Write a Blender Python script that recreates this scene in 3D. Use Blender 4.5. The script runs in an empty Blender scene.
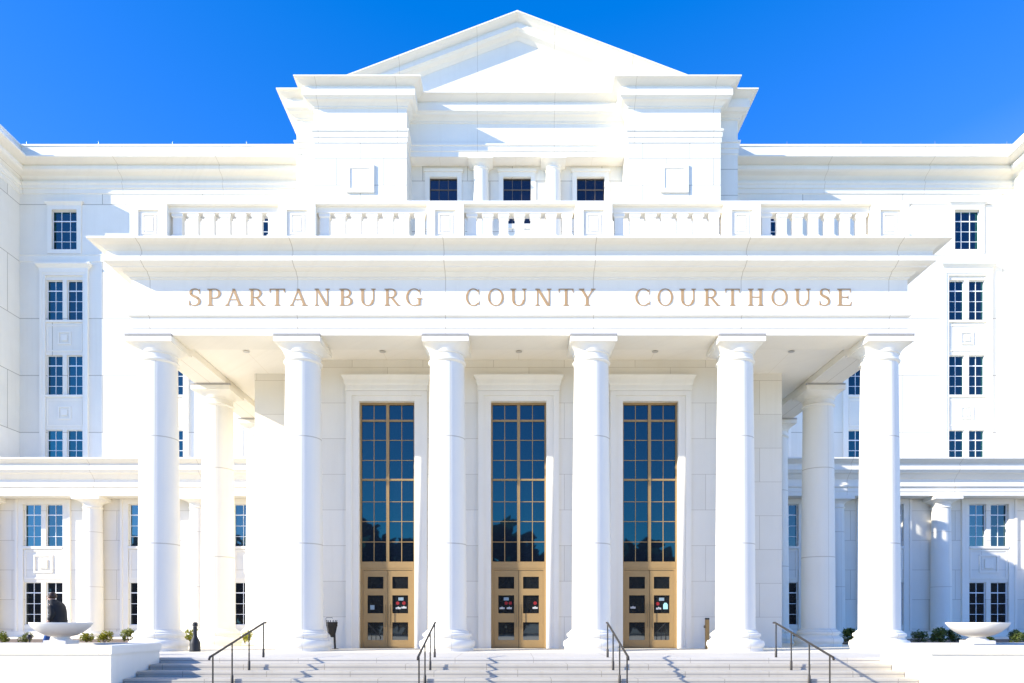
import bpy, bmesh, math, random
from mathutils import Vector, Matrix
R = math.radians
PI = math.pi
scene = bpy.context.scene
C = scene.collection
rnd = random.Random(7)

# ------------------------------------------------------------------ materials
def new_mat(name):
    m = bpy.data.materials.new(name); m.use_nodes = True
    nt = m.node_tree
    for n in list(nt.nodes): nt.nodes.remove(n)
    out = nt.nodes.new('ShaderNodeOutputMaterial')
    return m, nt, out

class NB:
    """small node-building helper"""
    def __init__(s, nt): s.nt = nt
    def n(s, t, **kw):
        o = s.nt.nodes.new(t)
        for k, v in kw.items():
            if hasattr(o, k): setattr(o, k, v)
        return o
    def lk(s, a, b): s.nt.links.new(a, b)
    def math(s, op, a, b=None):
        o = s.n('ShaderNodeMath', operation=op)
        for i, v in enumerate((a, b)):
            if v is None: continue
            if isinstance(v, (int, float)): o.inputs[i].default_value = v
            else: s.lk(v, o.inputs[i])
        return o.outputs[0]
    def noise(s, vec, scale, detail=4, rough=.55):
        o = s.n('ShaderNodeTexNoise'); o.inputs['Scale'].default_value = scale
        o.inputs['Detail'].default_value = detail; o.inputs['Roughness'].default_value = rough
        if vec is not None: s.lk(vec, o.inputs['Vector'])
        return o.outputs['Fac']
    def joint(s, c, period, off, width):
        """1 on a thin line every period metres along coordinate c"""
        f = s.math('FRACT', s.math('DIVIDE', s.math('ADD', c, -off + 1000 * period + period / 2), period))
        d = s.math('ABSOLUTE', s.math('SUBTRACT', f, .5))
        return s.math('LESS_THAN', d, width / 2 / period)
    def mixc(s, fac, a, b):
        o = s.n('ShaderNodeMix', data_type='RGBA')
        if isinstance(fac, (int, float)): o.inputs[0].default_value = fac
        else: s.lk(fac, o.inputs[0])
        for i, v in ((6, a), (7, b)):
            if isinstance(v, tuple): o.inputs[i].default_value = (*v, 1)
            else: s.lk(v, o.inputs[i])
        return o.outputs[2]

def stone(name, col, vj=None, hj=None, brick=None, rough=.75, var=.06, bump=.15, local=False, jcol=.62, seam=None, streak=.05):
    m, nt, out = new_mat(name); b = NB(nt)
    co = b.n('ShaderNodeTexCoord').outputs['Object'] if local else b.n('ShaderNodeNewGeometry').outputs['Position']
    sep = b.n('ShaderNodeSeparateXYZ'); b.lk(co, sep.inputs[0])
    x, y, z = sep.outputs
    n1 = b.noise(co, .55, 5); n2 = b.noise(co, 9, 5)
    cs = b.n('ShaderNodeCombineXYZ'); b.lk(b.math('MULTIPLY', b.math('ADD', x, y), 2.2), cs.inputs[0]); b.lk(b.math('MULTIPLY', z, .12), cs.inputs[2])
    n3 = b.noise(cs.outputs[0], 1.6, 4)
    d = tuple(c * (1 - var * 2) for c in col); l = tuple(min(.95, c * (1 + var)) for c in col)
    c = b.mixc(n1, d, l)
    c = b.mixc(b.math('MULTIPLY', n2, .35), c, tuple(k * (1 - var) for k in col))
    c = b.mixc(b.math('MULTIPLY', b.math('MAXIMUM', b.math('SUBTRACT', n3, .52), 0.), streak * 14), c, (col[0] * .78, col[1] * .75, col[2] * .7))
    masks = []
    if vj and vj.get('stag'):
        xs = b.math('ADD', x, b.math('MULTIPLY', b.math('FLOOR', b.math('DIVIDE', b.math('ADD', y, 4.31), .55)), .73))
        masks.append(b.joint(xs, vj['p'], vj['o'], vj['w']))
    elif vj:
        masks.append(b.joint(x if not vj.get('sum') else b.math('ADD', x, y), vj['p'], vj['o'], vj['w']))
    if hj:
        masks.append(b.joint(z, hj['p'], hj['o'], hj['w']))
    if brick:
        cv = b.n('ShaderNodeCombineXYZ'); b.lk(b.math('ADD', x, y), cv.inputs[0]); b.lk(b.math('ADD', z, brick.get('oz', 0)), cv.inputs[1])
        bt = b.n('ShaderNodeTexBrick'); b.lk(cv.outputs[0], bt.inputs['Vector'])
        bt.inputs['Scale'].default_value = 1; bt.inputs['Mortar Size'].default_value = brick['m']
        bt.inputs['Brick Width'].default_value = brick['w']; bt.inputs['Row Height'].default_value = brick['h']
        bt.inputs['Mortar Smooth'].default_value = 0
        bt.inputs['Color1'].default_value = (1, 1, 1, 1); bt.inputs['Color2'].default_value = (.9, .9, .89, 1)
        masks.append(bt.outputs['Fac'])
        mm = b.n('ShaderNodeMix', data_type='RGBA', blend_type='MULTIPLY'); mm.inputs[0].default_value = .8
        b.lk(c, mm.inputs[6]); b.lk(bt.outputs['Color'], mm.inputs[7]); c = mm.outputs[2]
    if seam is not None:
        s1 = b.math('LESS_THAN', b.math('ABSOLUTE', b.math('SUBTRACT', x, seam)), .006)
        masks.append(b.math('MULTIPLY', s1, b.math('LESS_THAN', y, 0)))
    if masks:
        mk = masks[0]
        for q in masks[1:]: mk = b.math('MAXIMUM', mk, q)
        c = b.mixc(b.math('MULTIPLY', mk, .8), c, (col[0] * jcol, col[1] * jcol * .93, col[2] * jcol * .82))
    p = b.n('ShaderNodeBsdfPrincipled'); b.lk(c, p.inputs['Base Color']); p.inputs['Roughness'].default_value = rough
    p.inputs['Specular IOR Level'].default_value = .3
    bp = b.n('ShaderNodeBump'); bp.inputs['Strength'].default_value = bump; bp.inputs['Distance'].default_value = .01
    b.lk(n2, bp.inputs['Height']); b.lk(bp.outputs[0], p.inputs['Normal'])
    b.lk(p.outputs[0], out.inputs[0])
    return m

def plain(name, col, rough=.5, metal=0., var=.1, scale=12., spec=.4):
    m, nt, out = new_mat(name); b = NB(nt)
    co = b.n('ShaderNodeTexCoord').outputs['Object']
    n = b.noise(co, scale, 4)
    c = b.mixc(n, tuple(k * (1 - var) for k in col), tuple(min(1, k * (1 + var)) for k in col))
    p = b.n('ShaderNodeBsdfPrincipled'); b.lk(c, p.inputs['Base Color'])
    p.inputs['Roughness'].default_value = rough; p.inputs['Metallic'].default_value = metal
    p.inputs['Specular IOR Level'].default_value = spec
    b.lk(p.outputs[0], out.inputs[0])
    return m

def glass(name, col, refl=.28, tint=(.9, .95, 1.), wav=.0012):
    m, nt, out = new_mat(name); b = NB(nt)
    co = b.n('ShaderNodeNewGeometry').outputs['Position']
    n = b.noise(co, 1.3, 2)
    d = b.n('ShaderNodeBsdfPrincipled'); d.inputs['Base Color'].default_value = (*col, 1); d.inputs['Roughness'].default_value = .25
    d.inputs['Specular IOR Level'].default_value = .2
    g = b.n('ShaderNodeBsdfGlossy'); g.inputs['Roughness'].default_value = .02; g.inputs['Color'].default_value = (*tint, 1)
    bp = b.n('ShaderNodeBump'); bp.inputs['Strength'].default_value = wav * 25; bp.inputs['Distance'].default_value = .02
    b.lk(n, bp.inputs['Height']); b.lk(bp.outputs[0], g.inputs['Normal'])
    mx = b.n('ShaderNodeMixShader')
    orn = b.n('ShaderNodeObjectInfo').outputs['Random']
    b.lk(b.math('MULTIPLY', b.math('ADD', b.math('MULTIPLY', orn, .5), .75), refl), mx.inputs[0])
    b.lk(d.outputs[0], mx.inputs[1]); b.lk(g.outputs[0], mx.inputs[2]); b.lk(mx.outputs[0], out.inputs[0])
    return m

WH = (.85, .80, .695)
M = {}
M['upper'] = stone('precast_upper_wall', WH, brick=dict(w=6.2, h=3.53, m=.018, oz=1.5), jcol=.5)
M['lower'] = stone('precast_lower_wall', WH, brick=dict(w=3.1, h=1.75, m=.011, oz=-.45), jcol=.68)
M['entry'] = stone('precast_entry_wall', WH, brick=dict(w=2.34, h=1.18, m=.006, oz=.14), jcol=.68)
M['pav'] = stone('precast_pavilion_wall', WH, brick=dict(w=2.6, h=1.47, m=.015), jcol=.5)
M['trim'] = stone('precast_trim', WH, var=.04)
M['ent'] = stone('precast_portico_entablature', WH, vj=dict(p=4.36, o=2.18, w=.02), var=.04, jcol=.6)
M['ent2'] = stone('precast_long_cornice', WH, vj=dict(p=6.2, o=.5, w=.026), var=.04, jcol=.66)
M['col'] = stone('cast_column_stone', WH, hj=dict(p=3.18, o=3.2, w=.03), local=True, var=.035, seam=.14, jcol=.62)
M['base'] = stone('cast_base_stone', WH, local=True, var=.05, seam=.2, jcol=.6, streak=.09)
M['soffit'] = stone('plaster_soffit', (.9, .845, .74), vj=dict(p=2.18, o=0, w=.012), var=.03, jcol=.8)
M['gran'] = stone('granite_steps', (.54, .49, .405), vj=dict(p=1.9, o=.35, w=.014, stag=1), var=.13, jcol=.4, bump=.3, streak=.2)
M['landing'] = stone('landing_granite', (.62, .575, .5), vj=dict(p=1.9, o=.3, w=.012), var=.1, jcol=.5, bump=.3, streak=.1)
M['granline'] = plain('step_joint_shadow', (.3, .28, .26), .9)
M['terrace'] = stone('terrace_paving', (.86, .78, .62), vj=dict(p=1.5, o=0, w=.012), var=.1)
M['plaza'] = stone('plaza_paving', (.9, .76, .5), vj=dict(p=1.5, o=0, w=.015), var=.12)
M['ground'] = stone('lawn_ground', (.16, .17, .09), var=.3)
M['planter'] = stone('planter_stucco', WH, var=.04, bump=.3)
M['cap'] = stone('planter_cap_stone', WH, var=.04, vj=dict(p=2.4, o=.6, w=.012))
M['bowl'] = stone('cast_bowl', (.82, .79, .73), local=True, var=.05)
M['glass'] = glass('blue_window_glass', (.001, .003, .008), .115, (.05, .52, .62))
M['glass_low'] = glass('pale_blue_window_glass', (.004, .009, .016), .15, (.28, .6, .72))
M['glass_dark'] = glass('dark_window_glass', (.004, .004, .006), .07, (.5, .7, .8))
M['glass_door'] = glass('door_glass', (.012, .013, .014), .17)
M['sash'] = plain('white_sash_paint', (.8, .81, .82), .4, 0, .03)
M['bronze'] = plain('gold_bronze_frame', (.345, .225, .095), .48, .15, .08, 3)
M['bronze3'] = plain('brown_sash_frame', (.13, .1, .07), .5, .1)
M['bronze2'] = plain('dull_bronze_handle', (.16, .12, .07), .4, .6)
M['letter'] = plain('letter_bronze', (.42, .265, .13), .6, .05, .08, 6)
M['black'] = plain('black_painted_metal', (.012, .012, .014), .45, .2)
M['black2'] = plain('black_plastic', (.014, .014, .016), .55)
M['rail'] = plain('dark_bronze_rail', (.05, .043, .036), .45, .4)
M['groove_shade'] = plain('groove_shade_grey', (.50, .48, .47), .6)  # grey painted in for the shade in the grooves along the abacus top
M['steel'] = plain('grey_metal', (.5, .5, .5), .35, .7)
M['lamp'] = plain('downlight_dark_lens', (.5, .47, .42), .3)
M['paper'] = plain('white_paper', (.45, .46, .47), .8, 0, .05)
M['red'] = plain('red_sticker', (.25, .008, .012), .6, 0, .05)
M['cyan'] = plain('pale_cyan_sticker', (.35, .68, .7), .6, 0, .05)
M['greysign'] = plain('grey_notice', (.22, .3, .36), .6, 0, .05)
M['soil'] = plain('bed_mulch', (.17, .12, .085), .95, 0, .4, 30)
M['skin'] = plain('skin', (.56, .36, .27), .55, 0, .05)
M['hair'] = plain('brown_hair', (.045, .022, .013), .6, 0, .3, 40)
M['jacket'] = plain('black_jacket_cloth', (.014, .014, .015), .8, 0, .35, 20)
M['jeans'] = plain('blue_jeans', (.02, .07, .22), .85, 0, .2, 30)
M['shoe'] = plain('dark_shoe', (.03, .03, .03), .6)
M['bark'] = plain('bark', (.07, .05, .035), .9, 0, .3)

def leafmat(name, a, bcol):
    m, nt, out = new_mat(name); b = NB(nt)
    g = b.n('ShaderNodeNewGeometry')
    c = b.mixc(g.outputs['Random Per Island'], a, bcol)
    p = b.n('ShaderNodeBsdfPrincipled'); b.lk(c, p.inputs['Base Color']); p.inputs['Roughness'].default_value = .55
    t = b.n('ShaderNodeBsdfTranslucent'); b.lk(c, t.inputs[0])
    mx = b.n('ShaderNodeMixShader'); mx.inputs[0].default_value = .3
    b.lk(p.outputs[0], mx.inputs[1]); b.lk(t.outputs[0], mx.inputs[2]); b.lk(mx.outputs[0], out.inputs[0])
    return m
M['leaf'] = leafmat('shrub_leaves', (.04, .08, .012), (.17, .2, .035))
M['leafm'] = leafmat('mid_green_leaves', (.08, .12, .015), (.27, .27, .035))
M['leafy'] = leafmat('yellow_green_leaves', (.10, .15, .015), (.42, .36, .02))
M['leafd'] = leafmat('dark_tree_leaves', (.01, .018, .008), (.03, .04, .015))

# ------------------------------------------------------------------ mesh helpers
# The rear ranges (main wall, pavilion, lower storey) are drawn on a 3:4 module;
# DIM turns module metres into site metres.
DIM = dict(s=1., t=Vector((0, 0, 0)))
def site(p): return tuple(Vector(p) * DIM['s'] + DIM['t'])
def rear(on):
    DIM['s'] = 4 / 3 if on else 1.
    DIM['t'] = Vector((.073, 7.167, -.29)) if on else Vector((0, 0, 0))
class MB:
    def __init__(s): s.v = []; s.f = []
    def add(s, vs, fs):
        o = len(s.v); s.v += [tuple(v) for v in vs]; s.f += [tuple(i + o for i in f) for f in fs]; return s
    def box(s, x0, x1, y0, y1, z0, z1):
        return s.add([(x0,y0,z0),(x1,y0,z0),(x1,y1,z0),(x0,y1,z0),(x0,y0,z1),(x1,y0,z1),(x1,y1,z1),(x0,y1,z1)],
                     [(0,3,2,1),(4,5,6,7),(0,1,5,4),(1,2,6,5),(2,3,7,6),(3,0,4,7)])
    def quad(s, *p): return s.add(p, [tuple(range(len(p)))])
    def lathe(s, prof, cx=0, cy=0, n=40, z0=0, caps=True):
        vs = []; fs = []
        for r, z in prof:
            for k in range(n):
                a = 2 * PI * k / n; vs.append((cx + r * math.cos(a), cy + r * math.sin(a), z0 + z))
        for i in range(len(prof) - 1):
            for k in range(n):
                k2 = (k + 1) % n; fs.append((i*n+k, i*n+k2, (i+1)*n+k2, (i+1)*n+k))
        if caps: fs.append(tuple(range(n - 1, -1, -1))); fs.append(tuple((len(prof)-1)*n + k for k in range(n)))
        return s.add(vs, fs)
    def loft(s, rings):
        n = len(rings[0]); vs = [p for r in rings for p in r]; fs = []
        for i in range(len(rings) - 1):
            for k in range(n):
                k2 = (k + 1) % n; fs.append((i*n+k, i*n+k2, (i+1)*n+k2, (i+1)*n+k))
        fs.append(tuple(range(n - 1, -1, -1))); fs.append(tuple((len(rings)-1)*n + k for k in range(n)))
        return s.add(vs, fs)
    def tube(s, pts, r, n=10):
        pts = [Vector(p) for p in pts]; rings = []
        for i, p in enumerate(pts):
            d = (pts[min(i+1, len(pts)-1)] - pts[max(i-1, 0)]).normalized()
            u = d.cross(Vector((0, 0, 1)));
            if u.length < 1e-3: u = Vector((1, 0, 0))
            u.normalize(); w = u.cross(d)
            rr = r[i] if isinstance(r, (list, tuple)) else r
            rings.append([tuple(p + u * rr * math.cos(2*PI*k/n) + w * rr * math.sin(2*PI*k/n)) for k in range(n)])
        return s.loft(rings)
    def prism(s, poly, y0, y1):
        """poly of (x,z), extruded from y0 to y1"""
        n = len(poly)
        vs = [(x, y0, z) for x, z in poly] + [(x, y1, z) for x, z in poly]
        fs = [tuple(range(n)), tuple(range(2*n-1, n-1, -1))] + [(i, (i+1) % n, (i+1) % n + n, i + n) for i in range(n)]
        return s.add(vs, fs)
    def sweep(s, path, prof, ends=True):
        """profile of (outward offset, z) carried along a plan polyline; outward = right-hand side"""
        P = [Vector(p) for p in path]; n = len(P); off = []
        for i in range(n):
            ns = []
            if i > 0: d = (P[i] - P[i-1]).normalized(); ns.append(Vector((d.y, -d.x)))
            if i < n - 1: d = (P[i+1] - P[i]).normalized(); ns.append(Vector((d.y, -d.x)))
            if len(ns) == 1: off.append(ns[0])
            else:
                m = ns[0] + ns[1]; off.append(m / (1 + ns[0].dot(ns[1])))
        vs = [(P[i].x + off[i].x * p, P[i].y + off[i].y * p, z) for i in range(n) for p, z in prof]
        m = len(prof); fs = []
        for i in range(n - 1):
            for k in range(m - 1): fs.append((i*m+k, (i+1)*m+k, (i+1)*m+k+1, i*m+k+1))
        if ends: fs.append(tuple(range(m))); fs.append(tuple((n-1)*m + k for k in range(m-1, -1, -1)))
        return s.add(vs, fs)
    def build(s, name, mat, parent=None, loc=None, bevel=0, smooth=False, auto=False, local=False):
        me = bpy.data.meshes.new(name)
        tr = Vector((0, 0, 0)) if (loc or local) else DIM['t']
        me.from_pydata([tuple(Vector(v) * DIM['s'] + tr) for v in s.v], [], s.f)
        if loc: loc = site(loc)
        bm = bmesh.new(); bm.from_mesh(me); bmesh.ops.recalc_face_normals(bm, faces=bm.faces); bm.to_mesh(me); bm.free()
        me.materials.append(mat)
        o = bpy.data.objects.new(name, me); C.objects.link(o)
        if parent: o.parent = parent
        if loc: o.location = loc
        if smooth:
            for p in me.polygons: p.use_smooth = True
            if auto: me.set_sharp_from_angle(angle=R(auto))
        if bevel:
            b = o.modifiers.new('soft_edges', 'BEVEL'); b.width = bevel; b.segments = 2; b.limit_method = 'ANGLE'
        return o

def tag(o, label=None, cat=None, group=None, kind=None):
    if label: o['label'] = label
    if cat: o['category'] = cat
    if group: o['group'] = group
    if kind: o['kind'] = kind
    return o
def thing(name, label, cat, loc=(0, 0, 0), rz=0, group=None):
    o = bpy.data.objects.new(name, None); C.objects.link(o); o.location = loc; o.rotation_euler.z = rz
    return tag(o, label, cat, group)
def copy_tree(o, parent=None):
    c = o.copy(); C.objects.link(c)
    if parent: c.parent = parent
    for ch in list(o.children): copy_tree(ch, c)
    return c

def wall_holes(mb, x0, x1, z0, z1, y, holes, depth):
    """front wall in plane y with rectangular openings and reveals going back by depth"""
    xs = sorted({x0, x1, *[h[0] for h in holes], *[h[1] for h in holes]})
    zs = sorted({z0, z1, *[h[2] for h in holes], *[h[3] for h in holes]})
    for i in range(len(xs) - 1):
        for j in range(len(zs) - 1):
            cx = (xs[i] + xs[i+1]) / 2; cz = (zs[j] + zs[j+1]) / 2
            if any(h[0] < cx < h[1] and h[2] < cz < h[3] for h in holes): continue
            mb.quad((xs[i], y, zs[j]), (xs[i+1], y, zs[j]), (xs[i+1], y, zs[j+1]), (xs[i], y, zs[j+1]))
    for a, b, c, d in holes:
        mb.quad((a, y, c), (a, y+depth, c), (a, y+depth, d), (a, y, d))
        mb.quad((b, y, c), (b, y, d), (b, y+depth, d), (b, y+depth, c))
        mb.quad((a, y, d), (a, y+depth, d), (b, y+depth, d), (b, y, d))
        mb.quad((a, y, c), (b, y, c), (b, y+depth, c), (a, y+depth, c))
    return mb

# ------------------------------------------------------------------ the setting
CAMY = -21.5
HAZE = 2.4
EDGE = -4.3            # front edge of the top landing
RISE, TREAD, NST = .125, .55, 8
GZ = -RISE * NST
def struct(o): o['kind'] = 'structure'; return o
struct(MB().quad((-1500,-1500,GZ-.012),(1500,-1500,GZ-.012),(1500,1500,GZ-.012),(-1500,1500,GZ-.012)).build('ground', M['ground']))
struct(MB().box(-70, 70, -70, EDGE + .05, GZ - .3, GZ).build('plaza', M['plaza']))
ter = MB().box(-70, 70, EDGE + 3.0, 60, GZ + .001, 0)
struct(ter.build('porch_floor', M['terrace']))
struct(MB().box(-70, 70, EDGE, EDGE + 2.998, GZ + .001, 0).build('landing', M['landing'], bevel=.008))
st = MB(); sl = MB()
for k in range(1, NST):
    y1 = EDGE - (k - 1) * TREAD; y0 = y1 - TREAD; z = -RISE * k
    st.box(-8.72, 8.68, y0, y1 - .002, GZ + .001 * k, z)
struct(st.build('stairs', M['gran'], bevel=.007))
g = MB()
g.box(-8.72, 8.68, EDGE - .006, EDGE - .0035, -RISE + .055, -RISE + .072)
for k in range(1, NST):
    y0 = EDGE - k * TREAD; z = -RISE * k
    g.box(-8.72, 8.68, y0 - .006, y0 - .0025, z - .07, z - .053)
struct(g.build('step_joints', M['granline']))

bed = MB().box(-60, -12.9, 5.7, 13.5, .002, .03); struct(bed.build('planting_bed', M['soil']))
struct(MB().box(12.9, 60, 5.7, 13.5, .002, .03).build('planting_bed', M['soil']))
# ------------------------------------------------------------------ the courthouse
house = thing('courthouse', 'white neoclassical courthouse with columned portico and pediment', 'courthouse', (0, 0, 0))
H = house

# --- columns
def sq_ring(h, z, e, n=48):
    out = []
    for k in range(n):
        a = 2 * PI * k / n; c, s_ = math.cos(a), math.sin(a)
        r = h / ((abs(c) ** e + abs(s_) ** e) ** (1 / e)); out.append((r * c, r * s_, z))
    return out
def make_column(hgt, s, loc, kc=1.):
    """s scales the girth; a column of height hgt"""
    rb, rt = .583 * s, .515 * s
    zb = .64 * s; zt = hgt - .72 * s
    base = MB().lathe([(.8*s,0),(.8*s,.1*s),(.815*s,.12*s),(.838*s,.16*s),(.845*s,.21*s),(.835*s,.27*s),(.805*s,.315*s),(.74*s,.33*s),(.735*s,.355*s),(.70*s,.375*s),
                       (.69*s,.405*s),(.70*s,.43*s),(.73*s,.44*s),(.742*s,.475*s),(.735*s,.515*s),(.71*s,.54*s),(.665*s,.55*s),(.66*s,.585*s),(.625*s,.6*s),(rb,zb)], n=56)
    shaft = []
    for i in range(15):
        t = i / 14; shaft.append((rb + (rt - rb) * (t ** 1.5), zb + (zt - zb) * t))
    sh = MB().lathe(shaft, n=56)
    cp = MB()
    cp.lathe([(rt,zt),(rt+.03*s,zt+.02*s),(rt+.055*s,zt+.05*s),(rt+.055*s,zt+.075*s),(rt+.03*s,zt+.1*s),(rt+.005*s,zt+.105*s),(rt+.005*s,zt+.26*s),(rt+.04*s,zt+.27*s),(rt+.045*s,zt+.3*s)], n=48)
    z0 = zt + .3 * s
    cp.loft([sq_ring((rt + .035*s), z0 - .001, 2), sq_ring((rt+.045*s+.005*s*kc), z0 + .04*s, 2.2), sq_ring(.585*s*(1+(kc-1)*.3), z0 + .1*s, 3.2), sq_ring(.61*s*(1+(kc-1)*.6), z0 + .15*s, 5), sq_ring(.645*s*kc, z0 + .19*s, 10), sq_ring(.66*s*kc, z0 + .2*s, 14)])
    h = .685 * s * kc
    cp.box(-h, h, -h, h, z0 + .201*s, z0 + .345*s)
    h = .66 * s * kc
    cp.box(-h, h, -h, h, z0 + .346*s, hgt)
    fl = MB(); h = .695 * s * kc
    fl.box(-h, h, -h, -.56*s*kc, hgt - .05*s, hgt - .037*s); fl.box(-h, h, -h, -.56*s*kc, hgt - .013*s, hgt)
    c = bpy.data.objects.new('column', None); C.objects.link(c); c.parent = H; c.location = site(loc)
    base.build('base', M['base'], c, smooth=True, auto=35, local=True)
    sh.build('shaft', M['col'], c, smooth=True, auto=60, local=True)
    cpo = cp.build('capital', M['trim'], c, smooth=True, auto=35, local=True)
    if kc == 1.: fl.build('fillet', M['groove_shade'], cpo, local=True)
    return c
BAY = 4.36
AX = [-2.5*BAY, -1.5*BAY, -.5*BAY, .5*BAY, 1.5*BAY, 2.5*BAY]
spots = [(x, 0) for x in AX] + [(s * AX[5], y) for s in (-1, 1) for y in (4.3, 8.6, 12.9, 17.2)]
pc = make_column(9.33, 1, (*spots[0], 0))
for x, y in spots[1:]:
    c = copy_tree(pc, H); c.location = (x, y, 0)
    c.rotation_euler.z = 0
rear(True)
lower_ax = [13.93, 18.59, 23.25]
lc = make_column(6.33, .72, (-lower_ax[0], 9.62, 0), 1.22)
for s in (-1, 1):
    for x in lower_ax:
        if s < 0 and x == lower_ax[0]: continue
        c = copy_tree(lc, H); c.location = site((s * x, 9.62, 0))
uc = make_column(4.6, .6, (-1.56, 9.15, 16.1), 1.3)
c = copy_tree(uc, H); c.location = site((1.56, 9.15, 16.1))
rear(False)

# --- portico entablature
EX = 11.45
pp = [(-EX, 20.4), (-EX, -.55), (EX, -.55), (EX, 20.4)]
prof = [(-1.1,9.54),(-1.1,9.33),(0,9.33),(0,9.545),(.022,9.55),(.022,9.845),(.05,9.86),(.085,9.885),(.085,9.97),(.0,9.98),(0,10.97),(.04,10.99),(.04,11.03),(.09,11.05),(.15,11.1),(.17,11.14),
        (.36,11.16),(.38,11.19),(.46,11.22),(.54,11.27),(.54,11.43),(.47,11.44),(.47,11.585),(.5,11.6),(.53,11.64),(.6,11.69),(.72,11.72),(.8,11.745),(.84,11.76),(.84,11.81),(-.9,11.87)]
MB().sweep(pp, prof, False).build('entablature', M['ent'], H)
MB().box(-10.34, 10.34, .56, 20.3, 9.54, 9.8).build('ceiling', M['soffit'], H)
MB().box(-10.7, 10.7, .2, 20.4, 11.6, 11.86).build('roof', M['trim'], H)
for x in (-2*BAY, -BAY, 0, BAY, 2*BAY):
    MB().lathe([(.1, 0), (.1, .012), (.065, .012), (.065, .03)], n=24).build('downlight', M['lamp'], H, (x, 1.22, 9.512))

def bars(mb, x0, x1, z0, z1, y, t, p):
    """rectangular frame: outer size, bar width t, proud p of plane y"""
    mb.box(x0, x0+t, y-p, y-.002, z0, z1); mb.box(x1-t, x1, y-p, y-.002, z0, z1)
    mb.box(x0+t, x1-t, y-p, y-.002, z1-t, z1); mb.box(x0+t, x1-t, y-p, y-.002, z0, z0+t)
# --- balustrade
bal = MB()
FY = -.55
path = [(-EX, 18.5), (-EX, FY), (EX, FY), (EX, 18.5)]
bal.sweep(path, [(-.42,11.85),(-.0,11.85),(-.0,12.2),(-.03,12.25),(-.4,12.25),(-.42,12.2),(-.42,11.85)])
bal.sweep(path, [(-.36,12.97),(-.035,12.97),(-.035,13.08),(-.02,13.14),(-.38,13.14),(-.36,13.08),(-.36,12.97)])
bal.sweep(path, [(-.52,13.142),(.09,13.142),(.11,13.16),(.11,13.23),(.08,13.255),(-.49,13.255),(-.52,13.23),(-.52,13.142)])
br = bal.build('balustrade', M['trim'], H)
def pedestal(cx, cy, rz=0):
    m = MB(); w = .545
    m.box(-w, w, 0, .5, 11.86, 13.14)
    # raised frame round a sunk panel with a raised centre
    m.box(-w, -.3, -.055, -.001, 11.86, 13.139); m.box(.3, w, -.055, -.001, 11.86, 13.139)
    m.box(-.3, .3, -.055, -.001, 12.98, 13.139); m.box(-.3, .3, -.055, -.001, 11.86, 12.2)
    bars(m, -.21, .21, 12.29, 12.89, 0, .05, .02); m.box(-.12, .12, -.022, -.002, 12.38, 12.8)
    o = m.build('pedestal', M['trim'], br, (cx, cy, 0)); o.rotation_euler.z = rz; return o
for x in AX: pedestal(x, FY - .05)
for s in (-1, 1):
    for y in (4.3, 8.6, 12.9, 17.2): pedestal(s * EX, y, s * PI / 2)
def bring(wx, wy, z): return [(-wx, -wy, z), (wx, -wy, z), (wx, wy, z), (-wx, wy, z)]
bm_ = MB().loft([bring(.165,.12,12.25), bring(.165,.12,12.33), bring(.135,.09,12.35), bring(.135,.09,12.84), bring(.145,.1,12.85), bring(.165,.12,12.88), bring(.17,.12,12.971)])
proto = None
def put_bal(x, y, rz=0):
    global proto
    if proto is None: proto = bm_.build('baluster', M['trim'], br, (x, y, 0)); o = proto
    else: o = proto.copy(); C.objects.link(o); o.location = (x, y, 0)
    o.rotation_euler.z = rz
for i in range(5):
    for k in range(7): put_bal(AX[i] + BAY/2 + (k - 3) * .47, FY + .175)
for s in (-1, 1):
    for y0 in (2.0, 6.45, 10.75, 15.05):
        for k in range(7): put_bal(s * (EX - .175), y0 + (k - 3) * .47, PI / 2)

# --- entry block with the three tall openings
E1, E2 = 2.0, 3.28
en = MB()
OW, OT = .915, 8.17
oc = [-BAY, 0, BAY]
wall_holes(en, -7, 7, 0, 9.54, E1, [(c - OW, c + OW, 0, OT) for c in oc], .26)
for s in (-1, 1):
    en.quad((s*7, E1, 0), (s*7, E2, 0), (s*7, E2, 9.54), (s*7, E1, 9.54))
    en.quad((s*7, E2, 0), (s*9.2, E2, 0), (s*9.2, E2, 9.54), (s*7, E2, 9.54))
    en.quad((s*9.2, E2, 0), (s*9.2, 20.5, 0), (s*9.2, 20.5, 9.54), (s*9.2, E2, 9.54))
en.build('wall', M['entry'], H)
# dark volume closing the entry rooms
for c in oc:
    m = MB()
    for s in (-1, 1):
        a, b_ = sorted((c + s * (OW + .001), c + s * 1.335)); m.box(a, b_, E1 - .05, E1 - .002, 0, OT + .001)
        a, b_ = sorted((c + s * 1.15, c + s * 1.335)); m.box(a, b_, E1 - .1, E1 - .052, 0, 8.49)
    m.box(c - 1.335, c + 1.335, E1 - .05, E1 - .002, OT + .002, 8.5)
    m.box(c - 1.149, c + 1.149, E1 - .1, E1 - .052, 8.34, 8.49)
    m.sweep([(c - 1.335, E1 - .002), (c - 1.335, E1 - .1), (c + 1.335, E1 - .1), (c + 1.335, E1 - .002)],
            [(-.05,8.5),(.0,8.5),(.02,8.55),(.02,8.68),(.05,8.72),(.07,8.84),(.11,8.92),(.14,8.96),(.14,9.0),(-.1,9.02)])
    m.build('surround', M['trim'], H)
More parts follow.
